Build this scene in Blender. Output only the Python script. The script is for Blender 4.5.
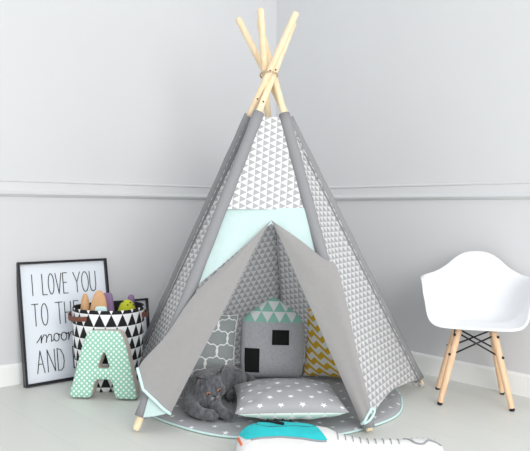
import bpy, bmesh, math, random
from mathutils import Vector, Matrix, noise

random.seed(4)
for o in list(bpy.data.objects):
    bpy.data.objects.remove(o)
SC = bpy.context.scene
COL = SC.collection
PI = math.pi

# ------------------------------------------------------------------ frames
# "stage" metres: x to the right and y away from where the photographer stood,
# z up.  The room itself is axis aligned with its corner at the world origin.
CORNER = (0.063, 4.046)
FX, FY = 0.664, 0.7477
YAW = math.atan2(-FX, FY)


def W(x, y, z=0.0):
    dx, dy = x - CORNER[0], y - CORNER[1]
    return Vector((dx * FY + dy * FX, -dx * FX + dy * FY, z))


# ------------------------------------------------------------------ camera
CAMH = 0.80
PITCH = 0.0245
ROLL = 0.00606
cam = bpy.data.cameras.new('camera')
cam.sensor_width = 36.0
cam.lens = 661.0 / 530.0 * 36.0
camo = bpy.data.objects.new('camera', cam)
COL.objects.link(camo)
f_ = Vector((0, math.cos(PITCH), -math.sin(PITCH)))
u_ = Vector((0, math.sin(PITCH), math.cos(PITCH)))
r_ = Vector((1, 0, 0))
cr, sr = math.cos(ROLL), math.sin(ROLL)
right = r_ * cr + u_ * sr
up = -r_ * sr + u_ * cr
Rz = Matrix.Rotation(YAW, 3, 'Z')
right, up, fwd = Rz @ right, Rz @ up, Rz @ f_
camo.matrix_world = Matrix((
    (right.x, up.x, -fwd.x, W(0, 0).x), (right.y, up.y, -fwd.y, W(0, 0).y),
    (right.z, up.z, -fwd.z, CAMH), (0, 0, 0, 1)))
cam.clip_start = 0.05
SC.camera = camo

# ------------------------------------------------------------------ light
world = bpy.data.worlds.new('World')
SC.world = world
world.use_nodes = True
bg = world.node_tree.nodes['Background']
bg.inputs[0].default_value = (0.955, 0.98, 1.0, 1)
bg.inputs[1].default_value = 0.98


def area(name, loc, target, size, power, color=(1, 1, 1)):
    l = bpy.data.lights.new(name, 'AREA')
    l.shape = 'RECTANGLE'
    l.size, l.size_y = size
    l.energy = power
    l.color = color
    o = bpy.data.objects.new(name, l)
    COL.objects.link(o)
    o.location = W(*loc)
    d = W(*target) - W(*loc)
    o.rotation_euler = d.to_track_quat('-Z', 'Y').to_euler()
    return o


area('window_daylight', (1.5, -1.4, 1.5), (-0.05, 3.0, 0.45), (2.4, 1.9), 118, (1.0, 0.985, 0.965))
SC.view_settings.view_transform = 'Standard'
SC.view_settings.look = 'None'
SC.view_settings.gamma = 1
SC.view_settings.use_curve_mapping = False
SC.view_settings.exposure = 0.07
try:
    SC.cycles.max_bounces = 8
    SC.cycles.use_denoising = True
except Exception:
    pass


# ------------------------------------------------------------------ materials
def lin(c):
    return tuple(((v / 255 / 12.92) if v / 255 <= 0.04045 else ((v / 255 + 0.055) / 1.055) ** 2.4) for v in c) + (1.0,)


class E:
    """tiny arithmetic on shader sockets"""
    def __init__(s, t, k):
        s.t, s.k = t, k

    def _op(s, op, *a):
        n = s.t.nodes.new('ShaderNodeMath')
        n.operation = op
        for i, v in enumerate((s,) + a):
            if isinstance(v, E):
                s.t.links.new(v.k, n.inputs[i])
            else:
                n.inputs[i].default_value = float(v)
        return E(s.t, n.outputs[0])

    def __add__(s, o): return s._op('ADD', o)
    def __sub__(s, o): return s._op('SUBTRACT', o)
    def __mul__(s, o): return s._op('MULTIPLY', o)
    def __truediv__(s, o): return s._op('DIVIDE', o)
    def abs(s): return s._op('ABSOLUTE')
    def floor(s): return s._op('FLOOR')
    def fract(s): return s._op('FRACT')
    def sin(s): return s._op('SINE')
    def cos(s): return s._op('COSINE')
    def sqrt(s): return s._op('SQRT')
    def lt(s, o): return s._op('LESS_THAN', o)
    def gt(s, o): return s._op('GREATER_THAN', o)
    def mod2(s): return s._op('FLOORED_MODULO', 2.0)
    def min(s, o): return s._op('MINIMUM', o)
    def max(s, o): return s._op('MAXIMUM', o)


def base_mat(name, rough=0.85, bump=None, translucent=0.0, sheen=0.0, spec=0.5):
    m = bpy.data.materials.new(name)
    m.use_nodes = True
    t = m.node_tree
    b = t.nodes['Principled BSDF']
    b.inputs['Roughness'].default_value = rough
    b.inputs['Specular IOR Level'].default_value = spec
    if sheen:
        b.inputs['Sheen Weight'].default_value = sheen
        b.inputs['Sheen Roughness'].default_value = 0.5
    if bump:
        scale, strength, dist = bump
        tc = t.nodes.new('ShaderNodeTexCoord')
        n = t.nodes.new('ShaderNodeTexNoise')
        n.inputs['Scale'].default_value = scale
        n.inputs['Detail'].default_value = 4
        bp = t.nodes.new('ShaderNodeBump')
        bp.inputs['Strength'].default_value = strength
        bp.inputs['Distance'].default_value = dist
        t.links.new(tc.outputs['Object'], n.inputs['Vector'])
        t.links.new(n.outputs['Fac'], bp.inputs['Height'])
        t.links.new(bp.outputs['Normal'], b.inputs['Normal'])
    m['translucent'] = translucent
    return m, t, b


def finish(m, t, b, colsock=None, color=None):
    if colsock is not None:
        t.links.new(colsock, b.inputs['Base Color'])
    else:
        b.inputs['Base Color'].default_value = color
    tr = m['translucent']
    del m['translucent']
    if tr:
        out = t.nodes['Material Output']
        mx = t.nodes.new('ShaderNodeMixShader')
        mx.inputs[0].default_value = tr
        tl = t.nodes.new('ShaderNodeBsdfTranslucent')
        if colsock is not None:
            t.links.new(colsock, tl.inputs['Color'])
        else:
            tl.inputs['Color'].default_value = color
        t.links.new(b.outputs[0], mx.inputs[1])
        t.links.new(tl.outputs[0], mx.inputs[2])
        t.links.new(mx.outputs[0], out.inputs[0])
    return m


def plain(name, rgb, rough=0.85, var=0.0, vscale=30, **k):
    m, t, b = base_mat(name, rough, **k)
    c = lin(rgb)
    if var:
        tc = t.nodes.new('ShaderNodeTexCoord')
        n = t.nodes.new('ShaderNodeTexNoise')
        n.inputs['Scale'].default_value = vscale
        n.inputs['Detail'].default_value = 5
        t.links.new(tc.outputs['Object'], n.inputs['Vector'])
        r = t.nodes.new('ShaderNodeValToRGB')
        r.color_ramp.elements[0].position = 0.3
        r.color_ramp.elements[1].position = 0.7
        r.color_ramp.elements[0].color = tuple(v * (1 - var) for v in c[:3]) + (1,)
        r.color_ramp.elements[1].color = tuple(min(1, v * (1 + var)) for v in c[:3]) + (1,)
        t.links.new(n.outputs['Fac'], r.inputs[0])
        return finish(m, t, b, r.outputs[0])
    return finish(m, t, b, color=c)


def pattern(name, fn, ca, cb, rough=0.88, coord='UV', **k):
    m, t, b = base_mat(name, rough, **k)
    tc = t.nodes.new('ShaderNodeTexCoord')
    sp = t.nodes.new('ShaderNodeSeparateXYZ')
    t.links.new(tc.outputs[coord], sp.inputs[0])
    mask = fn(E(t, sp.outputs[0]), E(t, sp.outputs[1]))
    mx = t.nodes.new('ShaderNodeMix')
    mx.data_type = 'RGBA'
    t.links.new(mask.k, mx.inputs[0])
    mx.inputs[6].default_value = lin(ca)
    mx.inputs[7].default_value = lin(cb)
    return finish(m, t, b, mx.outputs[2])


def p_tri(p, q, swap=False, rot=0.0, fill=1.0):
    """rows of triangles, each row shifted by half a triangle"""
    def fn(u, v):
        if rot:
            c, s = math.cos(rot), math.sin(rot)
            u, v = u * c - v * s, u * s + v * c
        if swap:
            u, v = v, u
        r = v / q
        row = r.floor()
        x = (u / p + row.mod2() * 0.5).fract()
        return ((x - 0.5).abs() * 2.0).lt((r.fract() * -1.0 + 1.0) * fill)
    return fn


def p_dots(p, rad):
    def fn(u, v):
        r = v / (p * 0.5)
        row = r.floor()
        x = (u / p + row.mod2() * 0.5).fract() - 0.5
        y = (r.fract() - 0.5) * 0.5
        return (x * x + y * y).sqrt().lt(rad)
    return fn


def p_stars(p, R, q=None, rot=0.0):
    q = q or p

    def fn(u, v):
        r = v / q
        row = r.floor()
        x = ((u / p + row.mod2() * 0.5).fract() - 0.5) * p
        y = (r.fract() - 0.5) * q
        tot = None
        for i in range(5):
            a = -PI / 2 + i * 2 * PI / 5 + rot
            h = (x * math.cos(a) + y * math.sin(a)).lt(0.33 * R)
            tot = h if tot is None else tot + h
        inside = (x * x + y * y).sqrt().lt(R * 1.05)
        return tot.gt(3.5) * inside
    return fn


def p_chevron(p, amp, q):
    def fn(u, v):
        tri = ((u / p).fract() - 0.5).abs() * 2.0
        return ((v + tri * amp) / q).fract().lt(0.5)
    return fn


def p_trellis(p, q):
    def fn(u, v):
        x = u * (2 * PI / p)
        y = v * (2 * PI / q)
        h = (x.cos() - y.cos()) - ((x * 3.0).cos() - (y * 3.0).cos())
        f = x.cos() + y.cos() - h * 0.36
        return f.abs().lt(0.33)
    return fn


GREY = (157, 155, 155)
MINT = (210, 233, 232)
WHITE = (232, 232, 233)
M = {}
M['wall'] = plain('wall_paint', (209, 210, 212), 0.9, var=0.012, vscale=2, bump=(60, 0.05, 0.001))
M['trim'] = plain('trim_paint', (210, 211, 213), 0.6)
M['base'] = plain('baseboard_paint', (238, 239, 238), 0.5)
M['pine'] = None
M['grey'] = plain('grey_cotton', GREY, 0.95, var=0.02, vscale=60, bump=(25, 0.25, 0.006), translucent=0.12)
M['sleeve'] = plain('grey_cotton_sleeve', (142, 142, 145), 0.95, var=0.02, vscale=60, bump=(30, 0.3, 0.004))
M['mint'] = plain('mint_cotton', MINT, 0.95, var=0.02, vscale=40, bump=(22, 0.35, 0.006), translucent=0.2)
M['mint_trim'] = plain('mint_binding', (204, 232, 229), 0.9)
M['tri_front'] = pattern('triangle_print_front', p_tri(0.028, 0.0265, True, fill=0.97), WHITE, (176, 176, 178), bump=(14, 0.3, 0.006), translucent=0.12)
M['tri_side'] = pattern('triangle_print_side', p_tri(0.047, 0.0225, fill=1.0), (238, 238, 239), (186, 186, 189), bump=(14, 0.15, 0.006), translucent=0.3)
M['tri_back'] = pattern('triangle_print_back', p_tri(0.03, 0.0275, rot=0.2, fill=0.97), (238, 238, 238), (188, 188, 190), bump=(14, 0.3, 0.006), translucent=0.5)
M['mat'] = pattern('star_quilt', p_stars(0.085, 0.0125, 0.06, 0.4), (164, 165, 168), (232, 233, 235), bump=(20, 0.35, 0.008))
M['star'] = pattern('star_print', p_stars(0.078, 0.0140, 0.052), (163, 164, 167), (240, 240, 242), bump=(18, 0.3, 0.006))
M['mint_tri'] = pattern('mint_triangle_print', p_tri(0.056, 0.048), (236, 240, 238), (150, 205, 190), bump=(25, 0.2, 0.004))
M['mint_under'] = pattern('pale_mint_print', p_tri(0.06, 0.05), (232, 240, 238), (190, 226, 217), bump=(25, 0.2, 0.004))
M['melange'] = plain('grey_melange_jersey', (186, 188, 193), 0.95, var=0.10, vscale=110, bump=(80, 0.2, 0.002))
M['black'] = plain('black_felt', (16, 16, 18), 0.9)
M['trellis'] = pattern('trellis_print', p_trellis(0.106, 0.128), (150, 157, 157), (236, 238, 238), bump=(16, 0.3, 0.006))
M['chevron'] = pattern('yellow_chevron_print', p_chevron(0.047, 0.022, 0.041), (242, 240, 234), (224, 182, 40), bump=(16, 0.3, 0.006))
M['dots'] = pattern('mint_dot_print', p_dots(0.0225, 0.215), (150, 205, 183), (240, 246, 240), bump=(30, 0.2, 0.003), coord='Object')
M['linen'] = plain('beige_linen', (196, 186, 176), 0.95, var=0.04, vscale=120, bump=(90, 0.2, 0.002))
M['basket'] = pattern('basket_triangle_print', p_tri(1.0 / 20, 0.0535), (238, 239, 241), (14, 14, 16), rough=0.8)
M['basket_in'] = plain('basket_black_lining', (14, 14, 16), 0.9)
M['leather'] = plain('brown_leather', (112, 66, 50), 0.6, var=0.08, bump=(60, 0.2, 0.002))
M['tan'] = plain('tan_felt', (205, 163, 122), 0.95, var=0.04, vscale=60, bump=(80, 0.2, 0.002))
M['brown'] = plain('brown_felt', (120, 98, 84), 0.95)
M['purple'] = plain('mauve_felt', (132, 108, 142), 0.95, var=0.04, bump=(80, 0.2, 0.002))
M['lime'] = plain('lime_felt', (190, 196, 52), 0.95, var=0.04, bump=(80, 0.2, 0.002))
M['frame'] = plain('black_frame', (26, 27, 34), 0.35)
M['paper'] = plain('poster_paper', (226, 232, 240), 0.6)
M['ink'] = plain('poster_ink', (26, 28, 34), 0.8)
M['plastic'] = plain('white_plastic', (233, 234, 237), 0.35)
M['metal'] = plain('black_metal', (22, 23, 26), 0.4)
M['rubber'] = plain('black_rubber', (20, 20, 22), 0.7)
M['twine'] = plain('jute_twine', (190, 168, 140), 0.95)
M['white_cloth'] = plain('white_cotton', (218, 218, 217), 0.95, bump=(25, 0.5, 0.010))
M['teal'] = plain('teal_cotton', (38, 190, 196), 0.9, var=0.06, vscale=30, bump=(30, 0.3, 0.004))
M['grey_line'] = plain('grey_embroidery', (142, 144, 149), 0.9)
M['orange'] = plain('orange_felt', (222, 110, 70), 0.9)


def wood(name, c1, c2, scale=(60, 60, 3)):
    m, t, b = base_mat(name, 0.55)
    tc = t.nodes.new('ShaderNodeTexCoord')
    mp = t.nodes.new('ShaderNodeMapping')
    mp.inputs['Scale'].default_value = scale
    n = t.nodes.new('ShaderNodeTexNoise')
    n.inputs['Scale'].default_value = 1.0
    n.inputs['Detail'].default_value = 5
    n.inputs['Distortion'].default_value = 0.6
    r = t.nodes.new('ShaderNodeValToRGB')
    r.color_ramp.elements[0].position = 0.32
    r.color_ramp.elements[1].position = 0.68
    r.color_ramp.elements[0].color = lin(c1)
    r.color_ramp.elements[1].color = lin(c2)
    t.links.new(tc.outputs['Object'], mp.inputs[0])
    t.links.new(mp.outputs[0], n.inputs['Vector'])
    t.links.new(n.outputs['Fac'], r.inputs[0])
    return finish(m, t, b, r.outputs[0])


M['pine'] = wood('pine_wood', (230, 204, 166), (243, 224, 192))
M['beech'] = wood('beech_wood', (222, 182, 144), (236, 202, 168))
M['knot'] = plain('pine_knot', (104, 66, 46), 0.7)


def floor_mat():
    m, t, b = base_mat('painted_floor_boards', 0.42, spec=0.3)
    tc = t.nodes.new('ShaderNodeTexCoord')
    sp = t.nodes.new('ShaderNodeSeparateXYZ')
    t.links.new(tc.outputs['Object'], sp.inputs[0])
    x, y = E(t, sp.outputs[0]), E(t, sp.outputs[1])
    k = (x / 0.175)
    gap = ((k.fract() - 0.5).abs()).gt(0.4925)
    tone = ((k.floor() * 12.9898).sin() * 43758.5).fract()
    mx = t.nodes.new('ShaderNodeMix')
    mx.data_type = 'RGBA'
    t.links.new(tone.k, mx.inputs[0])
    mx.inputs[6].default_value = lin((212, 213, 208))
    mx.inputs[7].default_value = lin((216, 217, 212))
    m2 = t.nodes.new('ShaderNodeMix')
    m2.data_type = 'RGBA'
    t.links.new((gap * 0.6).k, m2.inputs[0])
    t.links.new(mx.outputs[2], m2.inputs[6])
    m2.inputs[7].default_value = lin((196, 197, 193))
    return finish(m, t, b, m2.outputs[2])


M['floor'] = floor_mat()


def cat_mat():
    m, t, b = base_mat('grey_cat_fur', 0.9, sheen=0.35)
    tc = t.nodes.new('ShaderNodeTexCoord')
    n = t.nodes.new('ShaderNodeTexNoise')
    n.inputs['Scale'].default_value = 45
    n.inputs['Detail'].default_value = 6
    mp = t.nodes.new('ShaderNodeMapping')
    mp.inputs['Scale'].default_value = (2.2, 1, 1)
    t.links.new(tc.outputs['Object'], mp.inputs[0])
    t.links.new(mp.outputs[0], n.inputs['Vector'])
    r = t.nodes.new('ShaderNodeValToRGB')
    r.color_ramp.elements[0].position = 0.3
    r.color_ramp.elements[1].position = 0.72
    r.color_ramp.elements[0].color = lin((54, 55, 60))
    r.color_ramp.elements[1].color = lin((108, 109, 115))
    t.links.new(n.outputs['Fac'], r.inputs[0])
    bp = t.nodes.new('ShaderNodeBump')
    bp.inputs['Strength'].default_value = 0.6
    bp.inputs['Distance'].default_value = 0.006
    n2 = t.nodes.new('ShaderNodeTexNoise')
    n2.inputs['Scale'].default_value = 160
    n2.inputs['Detail'].default_value = 4
    t.links.new(tc.outputs['Object'], n2.inputs['Vector'])
    t.links.new(n2.outputs['Fac'], bp.inputs['Height'])
    t.links.new(bp.outputs['Normal'], b.inputs['Normal'])
    return finish(m, t, b, r.outputs[0])


M['fur'] = cat_mat()
M['ear_in'] = plain('cat_inner_ear', (58, 48, 50), 0.9)
M['amber'] = plain('amber_eye', (186, 120, 92), 0.15)
M['pupil'] = plain('cat_pupil', (10, 8, 8), 0.1)
M['nose'] = plain('cat_nose', (52, 46, 50), 0.5)
M['muzzle'] = plain('cat_muzzle_fur', (136, 134, 138), 0.95, var=0.08, vscale=120, bump=(200, 0.4, 0.003))
M['fur_hair'] = M['fur']


# ------------------------------------------------------------------ mesh helpers
def link(o, parent=None):
    COL.objects.link(o)
    if parent is not None:
        o.parent = parent
    return o


def mesh_obj(name, verts, faces, mat, parent=None, uv=None, smooth=True, edges=()):
    me = bpy.data.meshes.new(name)
    me.from_pydata([tuple(v) for v in verts], list(edges), faces)
    if uv is not None:
        l = me.uv_layers.new(name='UVMap')
        for p in me.polygons:
            for li in p.loop_indices:
                l.data[li].uv = uv[me.loops[li].vertex_index]
    me.validate()
    me.update()
    if smooth:
        for p in me.polygons:
            p.use_smooth = True
    me.materials.append(mat)
    return link(bpy.data.objects.new(name, me), parent)


def bm_obj(name, bm, mat, parent=None, smooth=True):
    bmesh.ops.recalc_face_normals(bm, faces=bm.faces[:])
    me = bpy.data.meshes.new(name)
    bm.to_mesh(me)
    bm.free()
    if smooth:
        for p in me.polygons:
            p.use_smooth = True
    me.materials.append(mat)
    return link(bpy.data.objects.new(name, me), parent)


def mod(o, typ, **k):
    m = o.modifiers.new(typ.lower(), typ)
    for a, v in k.items():
        setattr(m, a, v)
    return m


def bake(o):
    dg = bpy.context.evaluated_depsgraph_get()
    dg.update()
    me = bpy.data.meshes.new_from_object(o.evaluated_get(dg), depsgraph=dg)
    o.modifiers.clear()
    old = o.data
    o.data = me
    me.name = old.name
    return o


def tag(o, label=None, cat=None, group=None, kind=None):
    if label: o['label'] = label
    if cat: o['category'] = cat
    if group: o['group'] = group
    if kind: o['kind'] = kind
    return o


def thing(name, label, cat, loc, rz=0.0, group=None):
    o = bpy.data.objects.new(name, None)
    o.empty_display_size = 0.05
    COL.objects.link(o)
    o.location = W(*loc)
    o.rotation_euler = (0, 0, YAW + rz)
    return tag(o, label, cat, group)


def grid(fn, nu, nv, closed_u=False):
    """fn(u, v) -> point, u and v in 0..1"""
    vs, uvs, fs = [], [], []
    for j in range(nv + 1):
        for i in range(nu if closed_u else nu + 1):
            p, t = fn(i / nu, j / nv)
            vs.append(p)
            uvs.append(t)
    w = nu if closed_u else nu + 1
    for j in range(nv):
        for i in range(nu):
            a, b = j * w + i, j * w + (i + 1) % w
            fs.append((a, b, b + w, a + w))
    return vs, fs, uvs


def tube_geo(pts, rads, n=14, cap=True):
    pts = [Vector(p) for p in pts]
    if not isinstance(rads, (list, tuple)):
        rads = [rads] * len(pts)
    vs, fs = [], []
    prev = None
    for i, p in enumerate(pts):
        d = (pts[min(i + 1, len(pts) - 1)] - pts[max(i - 1, 0)]).normalized()
        if prev is None:
            a = d.orthogonal().normalized()
        else:
            a = (prev - d * prev.dot(d)).normalized()
        prev = a
        b = d.cross(a)
        for k in range(n):
            t = 2 * PI * k / n
            vs.append(p + (a * math.cos(t) + b * math.sin(t)) * rads[i])
    for i in range(len(pts) - 1):
        for k in range(n):
            a0, a1 = i * n + k, i * n + (k + 1) % n
            fs.append((a0, a1, a1 + n, a0 + n))
    if cap:
        fs.append(tuple(range(n - 1, -1, -1)))
        fs.append(tuple((len(pts) - 1) * n + k for k in range(n)))
    return vs, fs


def tube(name, pts, rads, mat, parent=None, n=14):
    vs, fs = tube_geo(pts, rads, n)
    return mesh_obj(name, vs, fs, mat, parent)


def geo_join(items):
    V, F = [], []
    for vs, fs in items:
        b = len(V)
        V += list(vs)
        F += [tuple(i + b for i in f) for f in fs]
    return V, F


def box_geo(c, s, mtx=None):
    vs = []
    for z in (-1, 1):
        for y in (-1, 1):
            for x in (-1, 1):
                p = Vector((x * s[0] / 2, y * s[1] / 2, z * s[2] / 2))
                if mtx is not None:
                    p = mtx @ p
                vs.append(p + Vector(c))
    return vs, [(0, 2, 3, 1), (4, 5, 7, 6), (0, 1, 5, 4), (2, 6, 7, 3), (0, 4, 6, 2), (1, 3, 7, 5)]


def sphere_geo(c, r, mtx=None, nu=20, nv=12):
    vs, fs = [], []
    for j in range(nv + 1):
        th = PI * j / nv
        for i in range(nu):
            ph = 2 * PI * i / nu
            p = Vector((math.sin(th) * math.cos(ph) * r[0], math.sin(th) * math.sin(ph) * r[1], math.cos(th) * r[2]))
            if mtx is not None:
                p = mtx @ p
            vs.append(p + Vector(c))
    for j in range(nv):
        for i in range(nu):
            a, b = j * nu + i, j * nu + (i + 1) % nu
            fs.append((a, a + nu, b + nu, b))
    return vs, fs


def lerp_path(pts, n):
    """Catmull-Rom through pts, n+1 samples"""
    pts = [Vector(p) for p in pts]
    out = []
    m = len(pts) - 1
    for i in range(n + 1):
        t = i / n * m
        k = min(int(t), m - 1)
        f = t - k
        p0, p1, p2, p3 = pts[max(k - 1, 0)], pts[k], pts[k + 1], pts[min(k + 2, m)]
        out.append(0.5 * ((2 * p1) + (p2 - p0) * f + (2 * p0 - 5 * p1 + 4 * p2 - p3) * f * f + (3 * p1 - p0 - 3 * p2 + p3) * f ** 3))
    return out


# ------------------------------------------------------------------ the room
def struct(name, geo, mat):
    o = mesh_obj(name, geo[0], geo[1], mat, None, smooth=False)
    o['kind'] = 'structure'
    return o


L = 5.2
struct('floor', box_geo((-L / 2 + 0.1, -L / 2 + 0.1, -0.05), (L + 0.2, L + 0.2, 0.1)), M['floor'])
struct('wall_left', box_geo((-L / 2 + 0.1, 0.1, 1.35), (L + 0.2, 0.2, 2.7)), M['wall'])
struct('wall_right', box_geo((0.1, -L / 2, 1.35), (0.2, L, 2.7)), M['wall'])


def profile_run(name, prof, along, mat):
    """prof: (distance from wall, height) outline swept along the wall"""
    n = len(prof)
    vs, fs = [], []
    for e in (0.0, -L):
        for d, z in prof:
            vs.append((e, -d, z) if along == 'x' else (-d, e, z))
    for i in range(n):
        fs.append((i, (i + 1) % n, (i + 1) % n + n, i + n))
    fs += [tuple(range(n)), tuple(range(2 * n - 1, n - 1, -1))]
    o = mesh_obj(name, vs, fs, mat, None, smooth=False)
    bm = bmesh.new()
    bm.from_mesh(o.data)
    bmesh.ops.recalc_face_normals(bm, faces=bm.faces[:])
    bm.to_mesh(o.data)
    bm.free()
    o['kind'] = 'structure'
    return o


rail = [(-0.002, 0.850), (0.006, 0.851), (0.012, 0.856), (0.020, 0.862), (0.021, 0.869), (0.014, 0.875), (0.009, 0.880),
        (0.008, 0.916), (0.012, 0.919), (0.013, 0.924), (0.009, 0.929), (-0.002, 0.930)]
basep = [(-0.002, 0.0), (0.016, 0.0), (0.016, 0.086), (0.012, 0.093), (0.006, 0.096), (-0.002, 0.096)]
profile_run('trim_1', rail, 'x', M['trim'])
profile_run('trim_2', rail, 'y', M['trim'])
profile_run('baseboard_left', basep, 'x', M['base'])
profile_run('baseboard_right', basep, 'y', M['base'])

# ------------------------------------------------------------------ teepee
TO = Vector((0.0, 2.8, 0.0))
tent = thing('teepee_tent', 'grey and white triangle-print play teepee on five pine poles with tied-back door flaps', 'tent', (0.0, 2.8, 0))
# foot and tip of each pole in stage metres
POLES = {
    'FL': ((-0.461, 2.337, 0), (0.117, 2.805, 1.590)),
    'FR': ((0.381, 2.342, 0), (-0.031, 2.859, 1.608)),
    'BR': ((0.720, 2.974, 0), (-0.119, 2.782, 1.599)),
    'BL': ((-0.644, 3.250, 0), (0.119, 2.613, 1.575)),
    'B': ((0.110, 3.550, 0), (-0.023, 2.607, 1.587)),
}
ZTOP = 1.19


def pp(k, z):
    a, b = Vector(POLES[k][0]), Vector(POLES[k][1])
    return a + (b - a) * (z / b.z) - TO


for k in POLES:
    b = POLES[k][1][2]
    zs = [0.009, 0.012, 0.02] + [0.02 + (b - 0.04) * i / 12 for i in range(1, 12)] + [b - 0.012, b - 0.004, b]
    rr = [0.009, 0.0125, 0.0135] + [0.0137] * 11 + [0.0135, 0.012, 0.008]
    po = tube('pole', [pp(k, z) for z in zs], rr, M['pine'], tent, 16)
    if k in ('FL', 'BL'):
        d = (pp(k, 1.5) - pp(k, 1.0)).normalized()
        for z in ((1.235, 1.372) if k == 'FL' else (1.255, 1.362)):
            c = pp(k, z) + Vector((0.002, -0.0125, 0.0))
            g = sphere_geo(c, (0.0045, 0.0030, 0.005), None, 10, 6)
            mesh_obj('wood_knot', g[0], g[1], M['knot'], po)
    # sleeve
    zb = {'FL': 0.054, 'FR': 0.020, 'BR': 0.038}.get(k, 0.04)
    n = 26
    pts = [pp(k, zb + (ZTOP - zb) * i / n) for i in range(n + 1)]
    rads = [0.0225 + 0.0008 * math.sin(i * 1.7 + len(k)) for i in range(n + 1)]
    tube('pole_sleeve', pts, rads, M['sleeve'], tent, 18)

# lashing: turns of twine around the bundle
c0 = Vector((0.012, 2.757, 1.356)) - TO
pts = []
for i in range(0, 97):
    a = 2 * PI * i / 24
    pts.append(c0 + Vector((0.037 * math.cos(a), 0.072 * math.sin(a), -0.004 + 0.008 * i / 96 + 0.002 * math.sin(a * 0.5))))
tube('twine_lashing', pts, 0.0014, M['twine'], tent, 8)


def panel(name, ka, kb, z0, z1, mat, sag=0.02, arch=0.03, nu=24, nv=44, push=(0, 0, 0)):
    mid = Vector((0.0, 2.9, 0)) - TO

    def fn(u, v):
        z = z0 + (z1 - z0) * v
        zz = z + arch * (1 - v) * math.sin(PI * u)
        a, b = pp(ka, zz), pp(kb, zz)
        p = a.lerp(b, u)
        w = (b - a).length
        inward = Vector((mid.x - p.x, mid.y - p.y, 0)).normalized()
        s = sag * 4 * u * (1 - u) * (1 - v) ** 0.7 * (0.3 + v)
        s += 0.004 * noise.noise(Vector((p.x * 7, p.y * 7, zz * 4))) * min(1, 5 * u * (1 - u))
        p = p + inward * s + Vector(push)
        return p, ((u - 0.5) * w, zz * 1.05)
    vs, fs, uv = grid(fn, nu, nv)
    return mesh_obj(name, vs, fs, mat, tent, uv)


panel('front_panel', 'FL', 'FR', 0.80, 1.176, M['tri_front'], 0.004, 0)
panel('side_panel', 'FR', 'BR', 0.035, ZTOP, M['tri_side'], 0.025, 0.03)
panel('side_panel', 'BL', 'FL', 0.025, ZTOP, M['tri_side'], 0.11, 0.01)
panel('back_panel', 'BR', 'B', 0.006, ZTOP, M['tri_back'], 0.01, 0.0, push=(0, -0.026, 0))
panel('back_panel', 'B', 'BL', 0.006, ZTOP, M['tri_back'], 0.01, 0.0, push=(0, -0.026, 0))


def S(p):
    return Vector(p) - TO


# mint band above the opening, cut as a wide V
def mintfn(u, v):
    top = S((-0.171, 2.592, 0.806)).lerp(S((0.173, 2.593, 0.806)), u)
    zl, zr, zm = 0.485, 0.600, 0.745
    xm = 0.57
    if u < xm:
        t = u / xm
        low = pp('FL', zl).lerp(S((0.023, 2.574, zm)), t)
    else:
        t = (u - xm) / (1 - xm)
        low = S((0.023, 2.574, zm)).lerp(pp('FR', zr), t)
    p = top.lerp(low, v)
    p.y += 0.004 * math.sin(u * 23) * v + 0.001
    return p, (p.x, p.z)


vs, fs, uv = grid(mintfn, 40, 14)
mesh_obj('mint_band', vs, fs, M['mint'], tent, uv)


def flap(name, outer, inner, mat, trim_pts=None, bulge=0.012):
    n = 30
    o_, i_ = lerp_path(outer, n), lerp_path(inner, n)

    def fn(u, v):
        a, b = o_[int(round(v * n))], i_[int(round(v * n))]
        p = a.lerp(b, u)
        p.y -= bulge * math.sin(PI * u) * min(1, v * 3)
        p.y += 0.0035 * math.sin(u * 9 + v * 4) * v
        return p - TO, (u, v)
    vs, fs, uv = grid(fn, 18, n)
    o = mesh_obj(name, vs, fs, mat, tent, uv)
    # turned mint binding along the bottom edge
    edge = [fn(i / 18, 1.0)[0] for i in range(19)]
    return o, edge


lout = [(0.023, 2.547, 0.759), (-0.116, 2.500, 0.622), (-0.259, 2.440, 0.484), (-0.357, 2.386, 0.340), (-0.452, 2.366, 0.228), (-0.424, 2.330, 0.158)]
linn = [(0.023, 2.553, 0.759), (-0.036, 2.521, 0.654), (-0.090, 2.490, 0.545), (-0.155, 2.448, 0.415), (-0.230, 2.400, 0.272), (-0.331, 2.330, 0.072)]
fl, edge = flap('door_flap', lout, linn, M['grey'])
top = [Vector(p) - TO + Vector((-0.004, -0.004, 0)) for p in lerp_path(lout[4:], 6)]
tube('mint_binding', top + [e + Vector((0, -0.003, 0)) for e in edge[1:]], 0.0055, M['mint_trim'], fl, 8)

rout = [(0.023, 2.547, 0.759), (0.134, 2.519, 0.684), (0.222, 2.485, 0.615), (0.268, 2.478, 0.590), (0.302, 2.435, 0.464), (0.335, 2.380, 0.290), (0.379, 2.322, 0.100)]
rinn = [(0.023, 2.553, 0.759), (0.081, 2.520, 0.640), (0.130, 2.485, 0.525), (0.187, 2.445, 0.400), (0.245, 2.395, 0.270), (0.298, 2.352, 0.150), (0.345, 2.315, 0.045)]
fr, edge = flap('door_flap', rout, rinn, M['grey'], bulge=0.012)
tube('mint_binding', [e + Vector((0, -0.003, 0)) for e in edge] , 0.0050, M['mint_trim'], fr, 8)
pts = [Vector(p) - TO for p in lerp_path([(0.379, 2.318, 0.100), (0.392, 2.325, 0.088), (0.376, 2.318, 0.060), (0.352, 2.312, 0.046)], 10)]
tube('mint_binding', pts, 0.005, M['mint_trim'], fr, 8)

# pale mint lining showing under the turned-up left flap
A_, B_, C_ = (-0.402, 2.352, 0.165), (-0.428, 2.325, 0.060), (-0.334, 2.332, 0.075)


def lin_fn(u, v):
    p = Vector(A_).lerp(Vector(B_).lerp(Vector(C_), u), v)
    p.y -= 0.008 * math.sin(PI * u) * v
    return p - TO, (u, v)


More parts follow.
